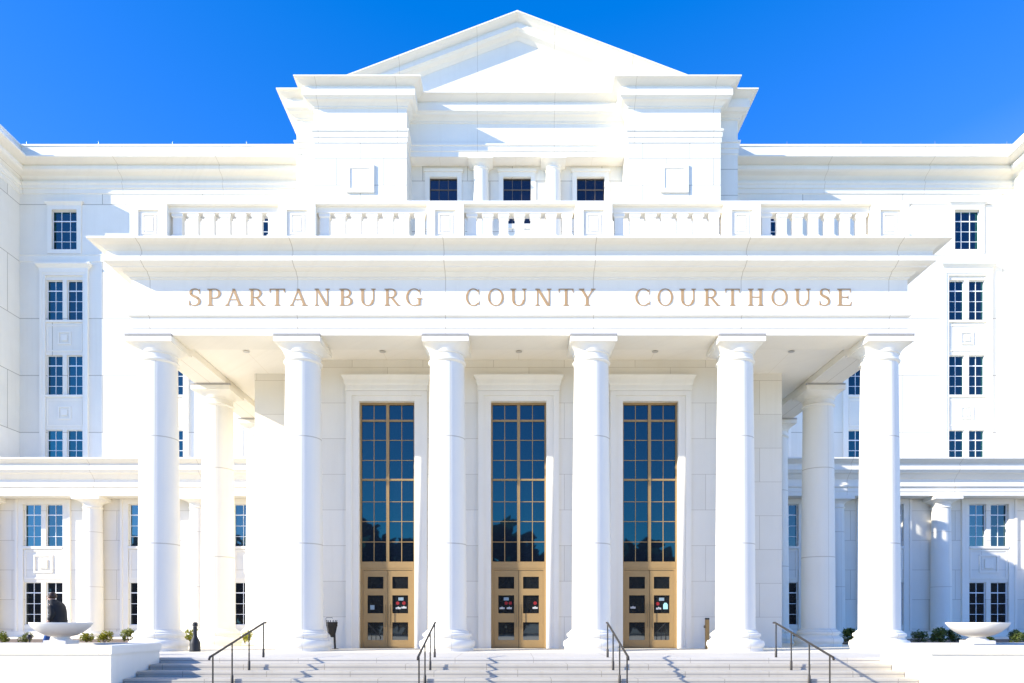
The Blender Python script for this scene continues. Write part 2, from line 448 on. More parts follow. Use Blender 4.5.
# tall bronze windows: frame with sub-part pane
GY = E1 + .2
for c in oc:
    f = MB(); t = .05
    f.box(c-OW, c-OW+t, GY-.06, GY+.06, 2.66, OT); f.box(c+OW-t, c+OW, GY-.06, GY+.06, 2.66, OT)
    f.box(c-OW+t, c+OW-t, GY-.06, GY+.06, OT-.07, OT)
    f.box(c-OW+t, c+OW-t, GY-.065, GY+.06, 2.665, 2.88)
    f.box(c-.05, c+.05, GY-.06, GY+.05, 2.885, OT-.071)
    zs = [7.58, 6.93, 6.26, 5.61, 4.88, 4.22, 3.54]
    for i, z in enumerate(zs):
        th = .032 if i in (0, 3) else .012; pr = .04 if i in (0, 3) else .02
        for a, b_ in ((c-OW+t, c-.05), (c+.05, c+OW-t)): f.box(a + .001, b_ - .001, GY-pr, GY+.03, z-th, z+th)
    for s in (-1, 1):
        xc = c + s * (.06 + OW - t) / 2
        f.box(xc-.012, xc+.012, GY-.018, GY+.028, 2.886, OT-.072)
    fo = f.build('tall_window', M['bronze'], H, bevel=.004)
    MB().box(c-OW+.02, c+OW-.02, GY+.0, GY+.02, 2.7, OT-.02).build('pane', M['glass'], fo)
# doors
def sticker(kind, x, z, y, parent):
    m = MB()
    if kind == 'notice': m.box(x-.085, x+.085, y-.004, y, z-.05, z+.05); mt = M['greysign']
    elif kind == 'badge':
        pts = [(x + .06*math.cos(a), z + .06*math.sin(a)) for a in [k*PI/4 + PI/8 for k in range(8)]]
        m.prism(pts, y-.004, y); mt = M['red']
    elif kind == 'label': m.prism([(x-.085,z-.04),(x+.085,z-.04),(x+.085,z+.02),(x+.03,z+.02),(x,z+.05),(x-.03,z+.02),(x-.085,z+.02)], y-.004, y); mt = M['paper']
    elif kind == 'tag': m.prism([(x-.075,z-.1),(x+.075,z-.1),(x+.075,z+.05),(x+.035,z+.11),(x-.035,z+.11),(x-.075,z+.05)], y-.004, y); mt = M['cyan']
    elif kind == 'slip': m.box(x-.07, x+.07, y-.004, y, z-.075, z+.075); mt = M['greysign']
    o = m.build('sticker', mt, parent); return o
stick = {  # (door opening, leaf side): list
 (0, 1): [('notice', .02, 1.64), ('badge', -.09, 1.5), ('badge', .12, 1.5), ('label', -.07, 1.34), ('label', .12, 1.36)],
 (0, -1): [('slip', -.11, 1.36)],
 (1, -1): [('notice', 0, 1.64), ('badge', .0, 1.5), ('badge', .14, 1.5), ('label', -.14, 1.34), ('label', .1, 1.34)],
 (1, 1): [('badge', .14, 1.5), ('label', .14, 1.35)],
 (2, 1): [('notice', -.0, 1.63), ('badge', -.13, 1.48), ('label', -.1, 1.33), ('tag', .13, 1.4)],
 (2, -1): [('label', -.13, 1.36)]}
DY = E1 + .19
for di, c in enumerate(oc):
    fr = MB()
    fr.box(c-OW, c-OW+.09, DY-.05, DY+.07, 0, 2.66); fr.box(c+OW-.09, c+OW, DY-.05, DY+.07, 0, 2.66)
    fr.box(c-OW+.09, c+OW-.09, DY-.05, DY+.07, 2.6, 2.66)
    fr.build('door_frame', M['bronze'], H, bevel=.004)
    MB().box(c-OW+.05, c+OW-.05, E1+.27, E1+.29, 0, 2.66).build('door_backing', M['black'], H)
    for s in (-1, 1):
        a, b_ = sorted((c + s * .006, c + s * (OW - .096)))
        holes = []
        pc_ = (a + b_) / 2 + s * -.0
        for z0, z1 in ((.27, .86), (1.16, 1.76), (1.98, 2.38)): holes.append((pc_-.265, pc_+.265, z0, z1))
        d = wall_holes(MB(), a, b_, .012, 2.59, DY-.03, holes, .045)
        d.quad((a, DY-.03, .012), (a, DY+.02, .012), (a, DY+.02, 2.59), (a, DY-.03, 2.59))
        d.quad((b_, DY-.03, .012), (b_, DY+.02, .012), (b_, DY+.02, 2.59), (b_, DY-.03, 2.59))
        do = d.build('door', M['bronze'], H)
        p = MB()
        for h in holes: p.box(h[0]-.01, h[1]+.01, DY+.012, DY+.022, h[2]-.01, h[3]+.01)
        p.build('pane', M['glass_door'], do)
        hx = c + s * .075
        MB().tube([(hx, DY-.035, .72), (hx, DY-.1, .72), (hx, DY-.1, .74), (hx, DY-.1, 1.42), (hx, DY-.1, 1.44), (hx, DY-.035, 1.44)], .014, 8).build('handle', M['bronze2'], do)
        for kd, dx, z in stick.get((di, s), []): sticker(kd, pc_ + dx, z, DY+.011, do)

# --- windows helper: sash mesh (part) + pane (sub-part)
def window(cx, z0, z1, w, y, ncol, rows, gl, fm='sash'):
    """rows: heights of the bars between panes, as fractions from the top"""
    t = .026; a, b_ = cx - w/2, cx + w/2; m = MB()
    m.box(a, a+t, y-.03, y+.03, z0, z1); m.box(b_-t, b_, y-.03, y+.03, z0, z1)
    m.box(a+t, b_-t, y-.03, y+.03, z1-t, z1); m.box(a+t, b_-t, y-.03, y+.03, z0, z0+t)
    for k in range(1, ncol):
        x = a + w * k / ncol; m.box(x-.011, x+.011, y-.02, y+.02, z0+t, z1-t)
    for i, fr in enumerate(rows):
        z = z1 - (z1 - z0) * fr; th = .022 if i == 0 else .011
        m.box(a+t, b_-t, y-.018 - .004*(i == 0), y+.019, z-th, z+th)
    o = m.build('window', M[fm], H)
    MB().box(a+.01, b_-.01, y+.0, y+.012, z0+.01, z1-.01).build('pane', gl, o)
    return o
rows4 = [.245, .5, .75]
# upper main wall
rear(True)
UY = 11.5
WX = [11.6, 16.26, 20.92]
up_h = []; win = []
for s in (-1, 1):
    for x in WX:
        cx = s * x - (.09 if s < 0 else 0)
        for z0, z1 in ((14.89, 16.73), (11.42, 13.24), (7.95, 9.77)):
            for q in (-1, 1):
                c_ = cx + q * .475; up_h.append((c_-.375, c_+.375, z0-.03, z1+.03)); win.append((c_, z0-.03, z1+.03, .75, 2, rows4))
        up_h.append((cx-.605, cx+.605, 18.13, 20.0)); win.append((cx, 18.13, 20.0, 1.21, 3, rows4))
mw = MB(); wall_holes(mw, -23.1, 23.1, 0, 21.0, UY, up_h, .16)
for s in (-1, 1):
    mw.quad((s*23.1, 9.9, 0), (s*23.1, UY, 0), (s*23.1, UY, 21), (s*23.1, 9.9, 21))
    mw.quad((s*23.1, 9.9, 0), (s*34, 9.9, 0), (s*34, 9.9, 21), (s*23.1, 9.9, 21))
mw.build('wall', M['upper'], H)
for c_, z0, z1, w, nc, rw in win: window(c_, z0, z1, w, UY + .125, nc, rw, M['glass'])
for s in (-1, 1):
    for x in WX:
        cx = s * x - (.09 if s < 0 else 0); m = MB()
        for q in (-1, 1):
            a, b_ = sorted((cx + q*.87, cx + q*1.12)); m.box(a, b_, UY-.07, UY-.002, 7.9, 17.17)
            a, b_ = sorted((cx + q*1.0, cx + q*1.12)); m.box(a, b_, UY-.1, UY-.072, 7.9, 17.17)
        m.box(cx-.869, cx+.869, UY-.07, UY-.002, 16.95, 17.17); m.box(cx-1.0, cx+1.0, UY-.1, UY-.072, 17.06, 17.17)
        m.sweep([(cx-1.12, UY-.002), (cx-1.12, UY-.08), (cx+1.12, UY-.08), (cx+1.12, UY-.002)], [(-.06,17.172),(.02,17.172),(.03,17.28),(.1,17.36),(.16,17.42),(.16,17.5),(-.06,17.53)])
        for z0, z1 in ((13.45, 14.68), (9.98, 11.21)):
            bars(m, cx-.82, cx+.82, z0, z1, UY, .05, .025)
            bars(m, cx-.3, cx+.3, (z0+z1)/2-.3, (z0+z1)/2+.3, UY, .06, .04); m.box(cx-.13, cx+.13, UY-.05, UY-.002, (z0+z1)/2-.13, (z0+z1)/2+.13)
        # sills
        for z in (14.89, 11.42): m.box(cx-.86, cx+.86, UY-.06, UY-.002, z-.1, z-.002)
        # single window on top floor
        bars(m, cx-.78, cx+.78, 17.97, 20.22, UY, .2, .05)
        m.sweep([(cx-.78, UY-.002), (cx-.78, UY-.05), (cx+.78, UY-.05), (cx+.78, UY-.002)], [(-.04,20.222),(.02,20.222),(.06,20.3),(.1,20.33),(.1,20.4),(-.04,20.42)])
        m.build('surround', M['trim'], H)
MB().sweep([(-23.1, UY), (-9.6, UY)], [(0,17.6),(.025,17.61),(.025,17.9),(.045,17.91),(.045,17.94),(0,17.95)]).sweep([(9.6, UY), (23.1, UY)], [(0,17.6),(.025,17.61),(.025,17.9),(.045,17.91),(.045,17.94),(0,17.95)]).build('string_course', M['trim'], H)
# main cornice and parapet
mprof = [(0,20.75),(.04,20.77),(.04,20.98),(.09,21.0),(.09,21.12),(.15,21.18),(.15,21.26),(.05,21.28),(.05,21.36),(.12,21.42),(.2,21.5),(.42,21.56),(.5,21.62),(.5,21.75),(.43,21.76),(.46,21.82),(.6,21.86),(.82,21.9),(.9,21.93),(.9,21.99),(.12,22.04),(.12,22.88),(.16,22.9),(.16,22.98),(-.4,23.0)]
MB().sweep([(-34, 9.9), (-23.1, 9.9), (-23.1, UY), (23.1, UY), (23.1, 9.9), (34, 9.9)], mprof, False).build('cornice', M['ent2'], H)
MB().box(-34, 34, UY + .41, 40, 22.6, 22.9).build('roof', M['trim'], H)
for s in (-1, 1):
    for x in (12.6, 16.05, 19.5, 22.85):
        MB().lathe([(.022, 0), (.022, .03), (.008, .05), (.006, .26), (.002, .3)], n=8).build('lightning_rod', M['steel'], H, (s*x, UY + .1, 22.99))
    
# lower storey
LY = 10.0
lo_h = []; win = []
for s in (-1, 1):
    for x in WX:
        cx = s * x - (.09 if s < 0 else 0)
        for z0, z1, gl in ((4.23, 6.06, 'glass_low'), (.77, 2.6, 'glass_dark')):
            for q in (-1, 1):
                c_ = cx + q * .482; lo_h.append((c_-.38, c_+.38, z0-.03, z1+.03)); win.append((c_, z0-.03, z1+.03, .76, gl))
lw = MB()
for s in (-1, 1):
    hs = [h for h in lo_h if (h[0] > 0) == (s > 0)]
    wall_holes(MB(), min(s*9.21, s*34), max(s*9.21, s*34), 0, 6.4, LY, hs, .16).build('wall', M['lower'], H)
for c_, z0, z1, w, gl in win: window(c_, z0, z1, w, LY + .125, 2, rows4, M[gl])
lprof = [(-.75,6.33),(0,6.33),(0,6.5),(.02,6.51),(.02,6.67),(.06,6.69),(.085,6.72),(.085,6.78),(0,6.79),(0,7.04),(.05,7.07),(.12,7.15),(.18,7.22),(.3,7.27),(.33,7.32),(.39,7.38),(.39,7.57),(.34,7.58),(.36,7.64),(.45,7.7),(.55,7.78),(.6,7.8),(.6,7.86),(-2.35,7.93)]
for s in (-1, 1):
    a = [(-34, 9.2), (-9.3, 9.2)] if s < 0 else [(9.3, 9.2), (34, 9.2)]
    MB().sweep(a, lprof).build('cornice', M['ent2'], H)
    for x in WX:
        cx = s * x - (.09 if s < 0 else 0); m = MB()
        for q in (-1, 1):
            a, b_ = sorted((cx + q*.88, cx + q*1.22)); m.box(a, b_, LY-.05, LY-.002, 0.3, 6.32)
            a, b_ = sorted((cx + q*1.12, cx + q*1.22)); m.box(a, b_, LY-.09, LY-.052, 0.3, 6.32)
        m.box(cx-.879, cx+.879, LY-.05, LY-.002, 6.1, 6.32)
        bars(m, cx-.83, cx+.83, 2.78, 4.06, LY, .06, .03)
        bars(m, cx-.42, cx+.42, 3.05, 3.85, LY, .07, .045); m.box(cx-.19, cx+.19, LY-.06, LY-.002, 3.25, 3.65)
        m.box(cx-.87, cx+.87, LY-.07, LY-.002, 4.12, 4.228)
        m.build('surround', M['trim'], H)
MB().box(-34, -9.22, LY-.12, LY-.003, 0, .45).build('plinth', M['trim'], H)
MB().box(9.22, 34, LY-.12, LY-.003, 0, .45).build('plinth', M['trim'], H)

# --- pavilion over the portico
PO, PI_, PS = 8.42, 4.58, 9.35
LW = 9.4
for s in (-1, 1):
    pts = [(-PS, 11.5), (-PS, 8.6), (-PO, 8.6), (-PO, 7.9), (-PI_, 7.9), (-PI_, LW)]
    if s > 0: pts = [(-x, y) for x, y in reversed(pts)]
    MB().sweep(pts, [(0, 11.7), (0, 21.0)], False).build('wall', M['pav'], H)
    m = MB(); cx = s * 6.5
    m.box(cx-.58, cx+.58, 7.9-.04, 7.9-.002, 18.63, 19.79); bars(m, cx-.58, cx+.58, 18.63, 19.79, 7.861, .17, .03)
    m.build('square_panel', M['trim'], H)
lgw = MB(); lx = [-3.2, 0, 3.2]
wall_holes(lgw, -PI_, PI_, 11.7, 20.8, LW, [(x-.605, x+.605, 18.2, 20.2) for x in lx], .14)
lgw.build('wall', M['pav'], H)
for x in lx:
    o = window(x, 18.2, 20.2, 1.21, LW + .1, 3, [.24, .5, .75], M['glass_dark'], 'bronze3')
    m = MB(); bars(m, x-.8, x+.8, 17.98, 20.42, LW, .2, .05); m.box(x-.85, x+.85, LW-.1, LW-.051, 20.43, 20.55); m.box(x-.85, x+.85, LW-.05, LW-.002, 20.421, 20.551)
    m.build('surround', M['trim'], H)
ppath = [(-PS, 11.6), (-PS, 8.6), (-PO, 8.6), (-PO, 7.9), (-PI_, 7.9), (-PI_, 8.8), (PI_, 8.8), (PI_, 7.9), (PO, 7.9), (PO, 8.6), (PS, 8.6), (PS, 11.6)]
pprof = [(0,20.7),(.03,20.71),(.03,20.92),(.06,20.93),(.06,21.14),(.1,21.16),(.1,21.24),(0,21.25),(0,22.13),(.05,22.15),(.05,22.2),(.12,22.25),(.17,22.3),(.28,22.33),(.31,22.37),(.39,22.42),(.39,22.72),(.33,22.73),(.33,22.82),(.4,22.86),(.55,22.95),(.66,22.98),(.66,23.03),(-.5,23.08)]
MB().sweep(ppath, pprof, False).build('entablature', M['ent'], H)
MB().box(-PI_+.002, PI_-.002, 8.802, LW-.001, 20.7, 20.95).build('ceiling', M['soffit'], H)
# pediment
SL = .378
rk = [(0,-.74),(.06,-.68),(.12,-.62),(.3,-.55),(.33,-.52),(.39,-.48),(.39,-.3),(.33,-.29),(.35,-.22),(.5,-.12),(.62,-.06),(.66,-.05),(.66,0),(-.3,.06)]
L = 9.0; az = 26.42; ty = 8.8
m = MB(); vs = []
for x, dz in ((-L, -SL*L), (0, 0), (L, -SL*L)):
    for p, z in rk: vs.append((x, ty - p, az + z + dz))
k = len(rk); fs = []
for i in range(2):
    for j in range(k-1): fs.append((i*k+j, (i+1)*k+j, (i+1)*k+j+1, i*k+j+1))
m.add(vs, fs); m.build('raking_cornice', M['ent'], H)
tz = az - .7
MB().quad((-L, ty+.003, tz - SL*L), (L, ty+.003, tz - SL*L), (0, ty+.003, tz)).build('pediment', M['ent'], H)
m = MB()
for s in (-1, 1):
    m.quad((0, ty+.25, az+.03), (s*L, ty+.25, az+.03-SL*L), (s*L, 24, az+.03-SL*L), (0, 24, az+.03))
m.quad((-PS+.1, 9.1, 23.0), (PS-.1, 9.1, 23.0), (PS-.1, 24, 23.0), (-PS+.1, 24, 23.0))
m.build('roof', M['trim'], H)

rear(False)
# --- lettering on the frieze: one mesh per letter
def glyph(ch):
    """list of polygons (x,z) in units of the cap height, and the width"""
    P = []; T, t, sf, sl = .15, .075, .052, .08
    def rect(a, b, c, d): P.append([(a, b), (c, b), (c, d), (a, d)])
    def serif(x, w, z, up):
        """serif under/over a stem centred at x"""
        z0, z1 = (z, z + sf) if up else (z - sf, z)
        rect(x - w/2 - sl, z0, x + w/2 + sl, z1)
        zb = z1 if up else z0; h = .04 if up else -.04
        P.append([(x - w/2 - .035, zb), (x + w/2 + .035, zb), (x + w/2, zb + h), (x - w/2, zb + h)])
    def stem(x, w, z0=0, z1=1, bot=True, top=True):
        rect(x - w/2, z0, x + w/2, z1)
        if bot: serif(x, w, z0, True)
        if top: serif(x, w, z1, False)
    def diag(x0, z0, x1, z1, w):
        P.append([(x0 - w/2, z0), (x0 + w/2, z0), (x1 + w/2, z1), (x1 - w/2, z1)])
    def ring(cx, cz, rx, ry, ix, iy, a0, a1, n=28):
        o = []; i_ = []
        for k in range(n + 1):
            a = R(a0 + (a1 - a0) * k / n)
            o.append((cx + rx * math.cos(a), cz + ry * math.sin(a))); i_.append((cx + ix * math.cos(a), cz + iy * math.sin(a)))
        for k in range(n): P.append([o[k], o[k+1], i_[k+1], i_[k]])
    def band(pts, ws):
        n = len(pts)
        Q = []
        for i in range(n):
            a = Vector(pts[max(0, i-1)]); b_ = Vector(pts[min(n-1, i+1)]); d = (b_ - a).normalized(); nn = Vector((-d.y, d.x))
            Q.append((Vector(pts[i]) + nn * ws[i]/2, Vector(pts[i]) - nn * ws[i]/2))
        for i in range(n-1): P.append([tuple(Q[i][0]), tuple(Q[i+1][0]), tuple(Q[i+1][1]), tuple(Q[i][1])])
    if ch == 'O': ring(.46,.5,.46,.515,.33,.465,0,360,48); W = .92
    elif ch == 'C':
        ring(.46,.5,.46,.515,.33,.465,42,318,40); rect(.76,.66,.80,.97); rect(.78,.05,.81,.28); W = .84
    elif ch == 'G':
        ring(.46,.5,.46,.515,.33,.465,42,300,40); rect(.76,.66,.80,.97); rect(.69,.05,.82,.42); serif(.755,.13,.45,False); P.append([(.6,-.005),(.82,.05),(.82,.1),(.6,.05)]); W = .9
    elif ch == 'T':
        stem(.42,T,0,1,True,False); rect(.02,.945,.82,1); P.append([(.02,1),(.02,.76),(.05,.76),(.09,.945)]); P.append([(.82,1),(.82,.76),(.79,.76),(.75,.945)]); W = .84
    elif ch == 'H':
        stem(.17,T); stem(.71,T); rect(.2375,.48,.6425,.54); W = .88
    elif ch == 'N':
        stem(.15,t); stem(.75,t,0,1,False,True); diag(.78-.08,0,.17,1,.15); W = .88
    elif ch == 'U':
        stem(.16,T,.33,1,False,True); stem(.74,t,.33,1,False,True); ring(.4325,.34,.34,.355,.208,.30,180,360,24); W = .88
    elif ch == 'Y':
        stem(.44,T,0,.46,True,False); diag(.44,.44,.14,1,.14); diag(.45,.44,.76,1,t); serif(.14,.13,1,False); serif(.76,.06,1,False); W = .88
    elif ch == 'A':
        diag(.1,0,.45,1,t); diag(.8,0,.44,1,.15); rect(.24,.33,.66,.385); serif(.1,t,0,True); serif(.8,.14,0,True); W = .92
    elif ch == 'E':
        stem(.16,T); rect(.2,.945,.68,1); rect(.2,0,.7,.055); rect(.2,.48,.55,.535); rect(.65,.78,.68,.95); P.append([(.7,0),(.74,.24),(.71,.24),(.64,.055)]); rect(.53,.39,.56,.62); W = .76
    elif ch in 'PRB':
        stem(.16,T)
        if ch == 'P': ring(.38,.715,.30,.285,.17,.235,-90,90,20); rect(.2,.945,.39,1); rect(.2,.43,.39,.48); W = .7
        if ch == 'R':
            ring(.38,.735,.29,.265,.16,.215,-90,90,20); rect(.2,.945,.39,1); rect(.2,.47,.39,.52); diag(.76,0,.40,.48,.15); rect(.7,0,.88,.045); W = .86
        if ch == 'B':
            ring(.36,.755,.27,.245,.145,.195,-90,90,20); rect(.2,.945,.37,1); rect(.2,.49,.4,.54)
            ring(.38,.265,.33,.265,.195,.215,-90,90,20); rect(.2,0,.39,.05); W = .74
    elif ch == 'S':
        key = [(.58,.80),(.55,.90),(.46,.965),(.33,.985),(.20,.94),(.13,.83),(.14,.70),(.24,.595),(.38,.52),(.50,.44),(.57,.33),(.57,.19),(.49,.08),(.35,.015),(.21,.03),(.11,.10),(.07,.21)]
        ws = [.04,.05,.055,.06,.09,.125,.135,.14,.145,.145,.135,.125,.09,.06,.055,.05,.04]
        pts = []; w2 = []
        for i in range(len(key)-1):
            p0, p1, p2, p3 = [Vector(key[max(0, min(len(key)-1, q))]) for q in (i-1, i, i+1, i+2)]
            for u in (0, .33, .66):
                pts.append(tuple(.5*((2*p1)+(p2-p0)*u+(2*p0-5*p1+4*p2-p3)*u*u+(3*p1-p0-3*p2+p3)*u**3))); w2.append(ws[i]*(1-u)+ws[i+1]*u)
        pts.append(key[-1]); w2.append(ws[-1]); band(pts, w2); rect(.57,.7,.605,.98); rect(.045,.02,.08,.31); W = .66
    return P, W
def put_letter(ch, x0, x1, z0=10.2, h=.5):
    P, W = glyph(ch); m = MB(); sx = (x1 - x0) / W
    for i, poly in enumerate(P):
        off = .0009 * (i % 9)
        m.prism([(x * sx, z * h) for x, z in poly], -.010 - off, -.002)
    m.build('letter', M['letter'], H, (x0, -.55, z0))
def lx_of(px): return (px - 512) * 20.87 / 710 - .22
words = [('SPARTANBURG', 180, 3.938, [(28,78),(103,158),(175,242),(268,332),(348,412),(430,497),(525,588),(625,680),(705,770),(803,865),(888,952)]),
         ('COUNTY', 342, 2.994, [(370,412),(436,484),(504,554),(577,628),(648,695),(710,760)]),
         ('COURTHOUSE', 600, 3.938, [(140,200),(228,290),(315,382),(412,475),(495,555),(585,648),(678,743),(770,835),(865,912),(938,998)])]
for wd, o, s, xs in words:
    for ch, (a, b_) in zip(wd, xs): put_letter(ch, lx_of(o + a / s), lx_of(o + b_ / s))

# ------------------------------------------------------------------ planters, bowls
def planter(s, label):
    t = thing('planter', label, 'planter', (0, 0, 0))
    xi, xo = (8.75, 32) if s < 0 else (8.7, 32)
    y0, y1 = -6.4, -4.32
    a, b_ = sorted((s*xi, s*xo))
    m = MB()
    m.box(a, b_, y0, y0+.25, GZ+.002, .18); m.box(a, b_, y1-.25, y1, GZ+.002, .18)
    x0, x1 = sorted((s*xi, s*(xi+.25))); m.box(x0, x1, y0+.25, y1-.25, GZ+.002, .18)
    m.build('wall', M['planter'], t)
    m = MB(); e = .035
    path = [(s*xo, y0), (s*xi, y0), (s*xi, y1), (s*xo, y1)]
    if s > 0: path.reverse()
    # path runs so that outward is on the right-hand side
    pr = [(-.3,.182),(e,.182),(e,.345),(e-.02,.37),(-.3,.37),(-.3,.182)]
    if s > 0: path = [(s*xo, y1), (s*xi, y1), (s*xi, y0), (s*xo, y0)]
    pr2 = pr if s > 0 else pr
    m.sweep(path if s > 0 else [(s*xo, y0), (s*xi, y0), (s*xi, y1), (s*xo, y1)], pr2 if s > 0 else pr2)
    m.build('cap', M['cap'], t)
    MB().box(*sorted((s*(xi+.3), s*xo)), y0+.3, y1-.3, -.2, .3).build('soil', M['soil'], t)
    return t
planter(-1, 'long white stucco planter wall left of the steps, below the walking person')
planter(1, 'long white stucco planter wall right of the steps, brightly sunlit end')
def bowl(x, label):
    t = thing('stone_bowl', label, 'bowl', (x, -5.3, .37), 0, 'stone bowls on the planter walls')
    MB().lathe([(.0,.16),(.18,.165),(.32,.20),(.46,.28),(.57,.38),(.62,.45),(.633,.475),(.633,.49),(.60,.49),(.55,.44),(.42,.34),(.26,.25),(0,.22)], n=56, caps=False).build('basin', M['bowl'], t, smooth=True, auto=40)
    m = MB().box(-.25, .25, -.25, .25, .0, .085); m.lathe([(.22,.085),(.22,.105),(.175,.125),(.165,.165),(.19,.172)], n=40)
    m.build('foot', M['bowl'], t, smooth=True, auto=35)
bowl(-10.5, 'wide shallow stone bowl in front of the person in black on the left planter')
bowl(10.4, 'wide shallow stone bowl on the sunlit right planter in front of blue-shaded wall')

# ------------------------------------------------------------------ handrails
def handrail(x, label):
    t = thing('handrail', label, 'handrail', (x, 0, 0), 0, 'handrails on the front steps')
    ys = [17.45, 16.5, 15.5, 14.5]; slope = RISE / TREAD
    def zr(D): return .84 - slope * (17.45 - D) * .97
    m = MB()
    m.tube([(0, CAMY+17.62, zr(17.45)+.012), (0, CAMY+17.5, zr(17.45)+.012), (0, CAMY+17.4, zr(17.4)), (0, CAMY+14.5, zr(14.5)), (0, CAMY+14.36, zr(14.36)), (0, CAMY+14.32, zr(14.32)-.04)], .024, 10)
    m.build('rail', M['rail'], t, smooth=True, auto=50)
    for D in ys:
        n = max(0, math.ceil((17.2 - D) / TREAD)); zb = -RISE * n
        p = MB().tube([(0, CAMY+D, zb), (0, CAMY+D, zr(D)-.01)], .0165, 10).lathe([(.029, 0), (.029, .2), (.02, .215)], 0, CAMY+D, 12, zb)
        p.build('post', M['rail'], t, smooth=True, auto=50)
handrail(-6.33, 'dark metal handrail nearest the left planter, below the second column')
handrail(-2.12, 'dark metal handrail between the left and middle doors')
handrail(2.13, 'dark metal handrail between the middle and right doors')
handrail(6.27, 'dark metal handrail nearest the right planter, below the fifth column')

# ------------------------------------------------------------------ small things on the landing
t = thing('ash_receptacle', 'black bottle-shaped ash receptacle standing between the first two columns', 'ash bin', (-9.55, -.6, 0))
MB().lathe([(.15,0),(.155,.03),(.15,.06),(.15,.22),(.14,.28),(.115,.34),(.08,.41),(.062,.46),(.058,.52),(.056,.74)], n=28).build('body', M['black2'], t, smooth=True, auto=50)
MB().lathe([(.062,.742),(.075,.75),(.075,.80),(.068,.84),(.04,.865),(.0,.87)], n=24, caps=False).build('lid', M['black2'], t, smooth=True, auto=50)

t = thing('litter_bin', 'black tapered litter bin on a slim post beside the second column', 'litter bin', (-6.02, 1.35, 0))
m = MB()
def hexring(r, z, cx=0): return [(cx + r*math.cos(PI/3*k), r*math.sin(PI/3*k), z) for k in range(6)]
m.loft([hexring(.06,.38,.02), hexring(.075,.44,.02), hexring(.13,.52), hexring(.17,.72), hexring(.185,.74), hexring(.185,.8), hexring(.19,.84), hexring(.19,.87)])
m.build('bucket', M['black'], t)
m = MB()
for k in range(6):
    a = PI/3*k; m.tube([(.15*math.cos(a), .15*math.sin(a), .865), (.17*math.cos(a), .17*math.sin(a), .93)], .012, 6)
m.build('rim_pegs', M['black'], t)
MB().tube([(-.19, 0, .87), (-.19, 0, .99), (-.17, 0, 1.01), (.02, 0, 1.01), (.02, 0, .98)], .008, 6).build('hoop', M['black'], t)
m = MB().tube([(.1, .02, 0), (.09, .02, .2), (.08, .02, .55)], .035, 10).lathe([(.11, 0), (.11, .015), (.05, .02)], .1, .02, 16)
m.build('post', M['black'], t, smooth=True, auto=50)

t = thing('bronze_post', 'slim gold bronze door-button post with black top beside the fifth column', 'post', (6.1, 1.5, 0))
MB().box(-.06, .06, -.05, .05, 0, .95).build('body', M['bronze'], t, bevel=.008)
MB().box(-.064, .064, -.054, .054, .951, 1.0).build('cap', M['black'], t, bevel=.01)
MB().tube([(-.061, 0, .72), (-.1, 0, .72)], .045, 14).build('button', M['bronze2'], t)

t = thing('landscape_light', 'small black round garden light on a stalk by the left wall', 'garden light', (-15.1, 0.4, 0))
MB().tube([(0, 0, 0), (0, 0, .36)], .02, 8).build('stalk', M['black'], t)
MB().lathe([(.0,.33),(.05,.345),(.075,.38),(.08,.41),(.075,.445),(.05,.475),(0,.485)], n=20, caps=False).build('head', M['black'], t, smooth=True)

# ------------------------------------------------------------------ shrubs
def foliage(seed, r, h, n, ls):
    q = random.Random(seed); m = MB()
    cl = [(Vector((q.uniform(-r, r)*.6, q.uniform(-r, r)*.6, q.uniform(.3, .8)*h)), q.uniform(.3, .55)*r) for _ in range(9)]
    for _ in range(n):
        c, cr = q.choice(cl)
        d = Vector((q.gauss(0, 1), q.gauss(0, 1), q.gauss(0, 1))).normalized() * cr * q.uniform(.5, 1.1)
        p = c + d; p.z = max(.03, p.z)
        a = Vector((q.gauss(0, 1), q.gauss(0, 1), q.gauss(.5, .8))).normalized(); u = a.orthogonal().normalized()
        s = ls * q.uniform(.7, 1.4)
        m.add([p - u*s*.4, p + a*s*.5 - u*s*.1, p + a*s*1.1, p + u*s*.4], [(0, 1, 2, 3)])
    return m
shr = [ # x, y, material, size, label
 (-20.4, 6.6, 'leafm', .95, 'leafy green shrub at the far left edge by the white wall'),
 (-19.6, 6.8, 'leafm', 1.0, 'leafy green shrub between the garden light and the left bowl'),
 (-17.05, 6.6, 'leafy', .95, 'yellow green shrub just right of the left bowl'),
 (-16.3, 6.5, 'leafy', 1.1, 'yellow green shrub at the middle of three by the left engaged column'),
 (-15.4, 6.7, 'leafm', 1.2, 'dense green shrub close to the left edge of the first column'),
 (-12.85, 6.4, 'leafy', 1.3, 'yellow green shrub partly behind the bottle-shaped ash receptacle'),
 (-10.75, 6.5, 'leafy', 1.1, 'yellow green shrub seen behind the leftmost handrail'),
 (11.2, 6.5, 'leaf', 1.15, 'dark shaded shrub seen behind the rightmost handrail'),
 (13.0, 6.2, 'leaf', 1.35, 'dark shaded shrub right of the back row column'),
 (13.45, 6.6, 'leaf', 1.05, 'small dark shrub tucked against the rightmost front column'),
 (15.9, 6.6, 'leaf', 1.2, 'dark shrub just right of the rightmost front column'),
 (16.75, 6.6, 'leaf', 1.25, 'dark shrub midway between the rightmost column and right bowl'),
 (17.4, 6.7, 'leaf', 1.2, 'dark shrub behind the left rim of the right bowl'),
 (17.2, 4.5, 'leafy', .8, 'bright yellow green shrub left of the right bowl foot'),
 (19.75, 6.6, 'leaf', 1.15, 'dark shrub just right of the right bowl'),
 (20.4, 6.6, 'leaf', 1.15, 'dark shrub at the far right edge of the bed')]
fo = {}
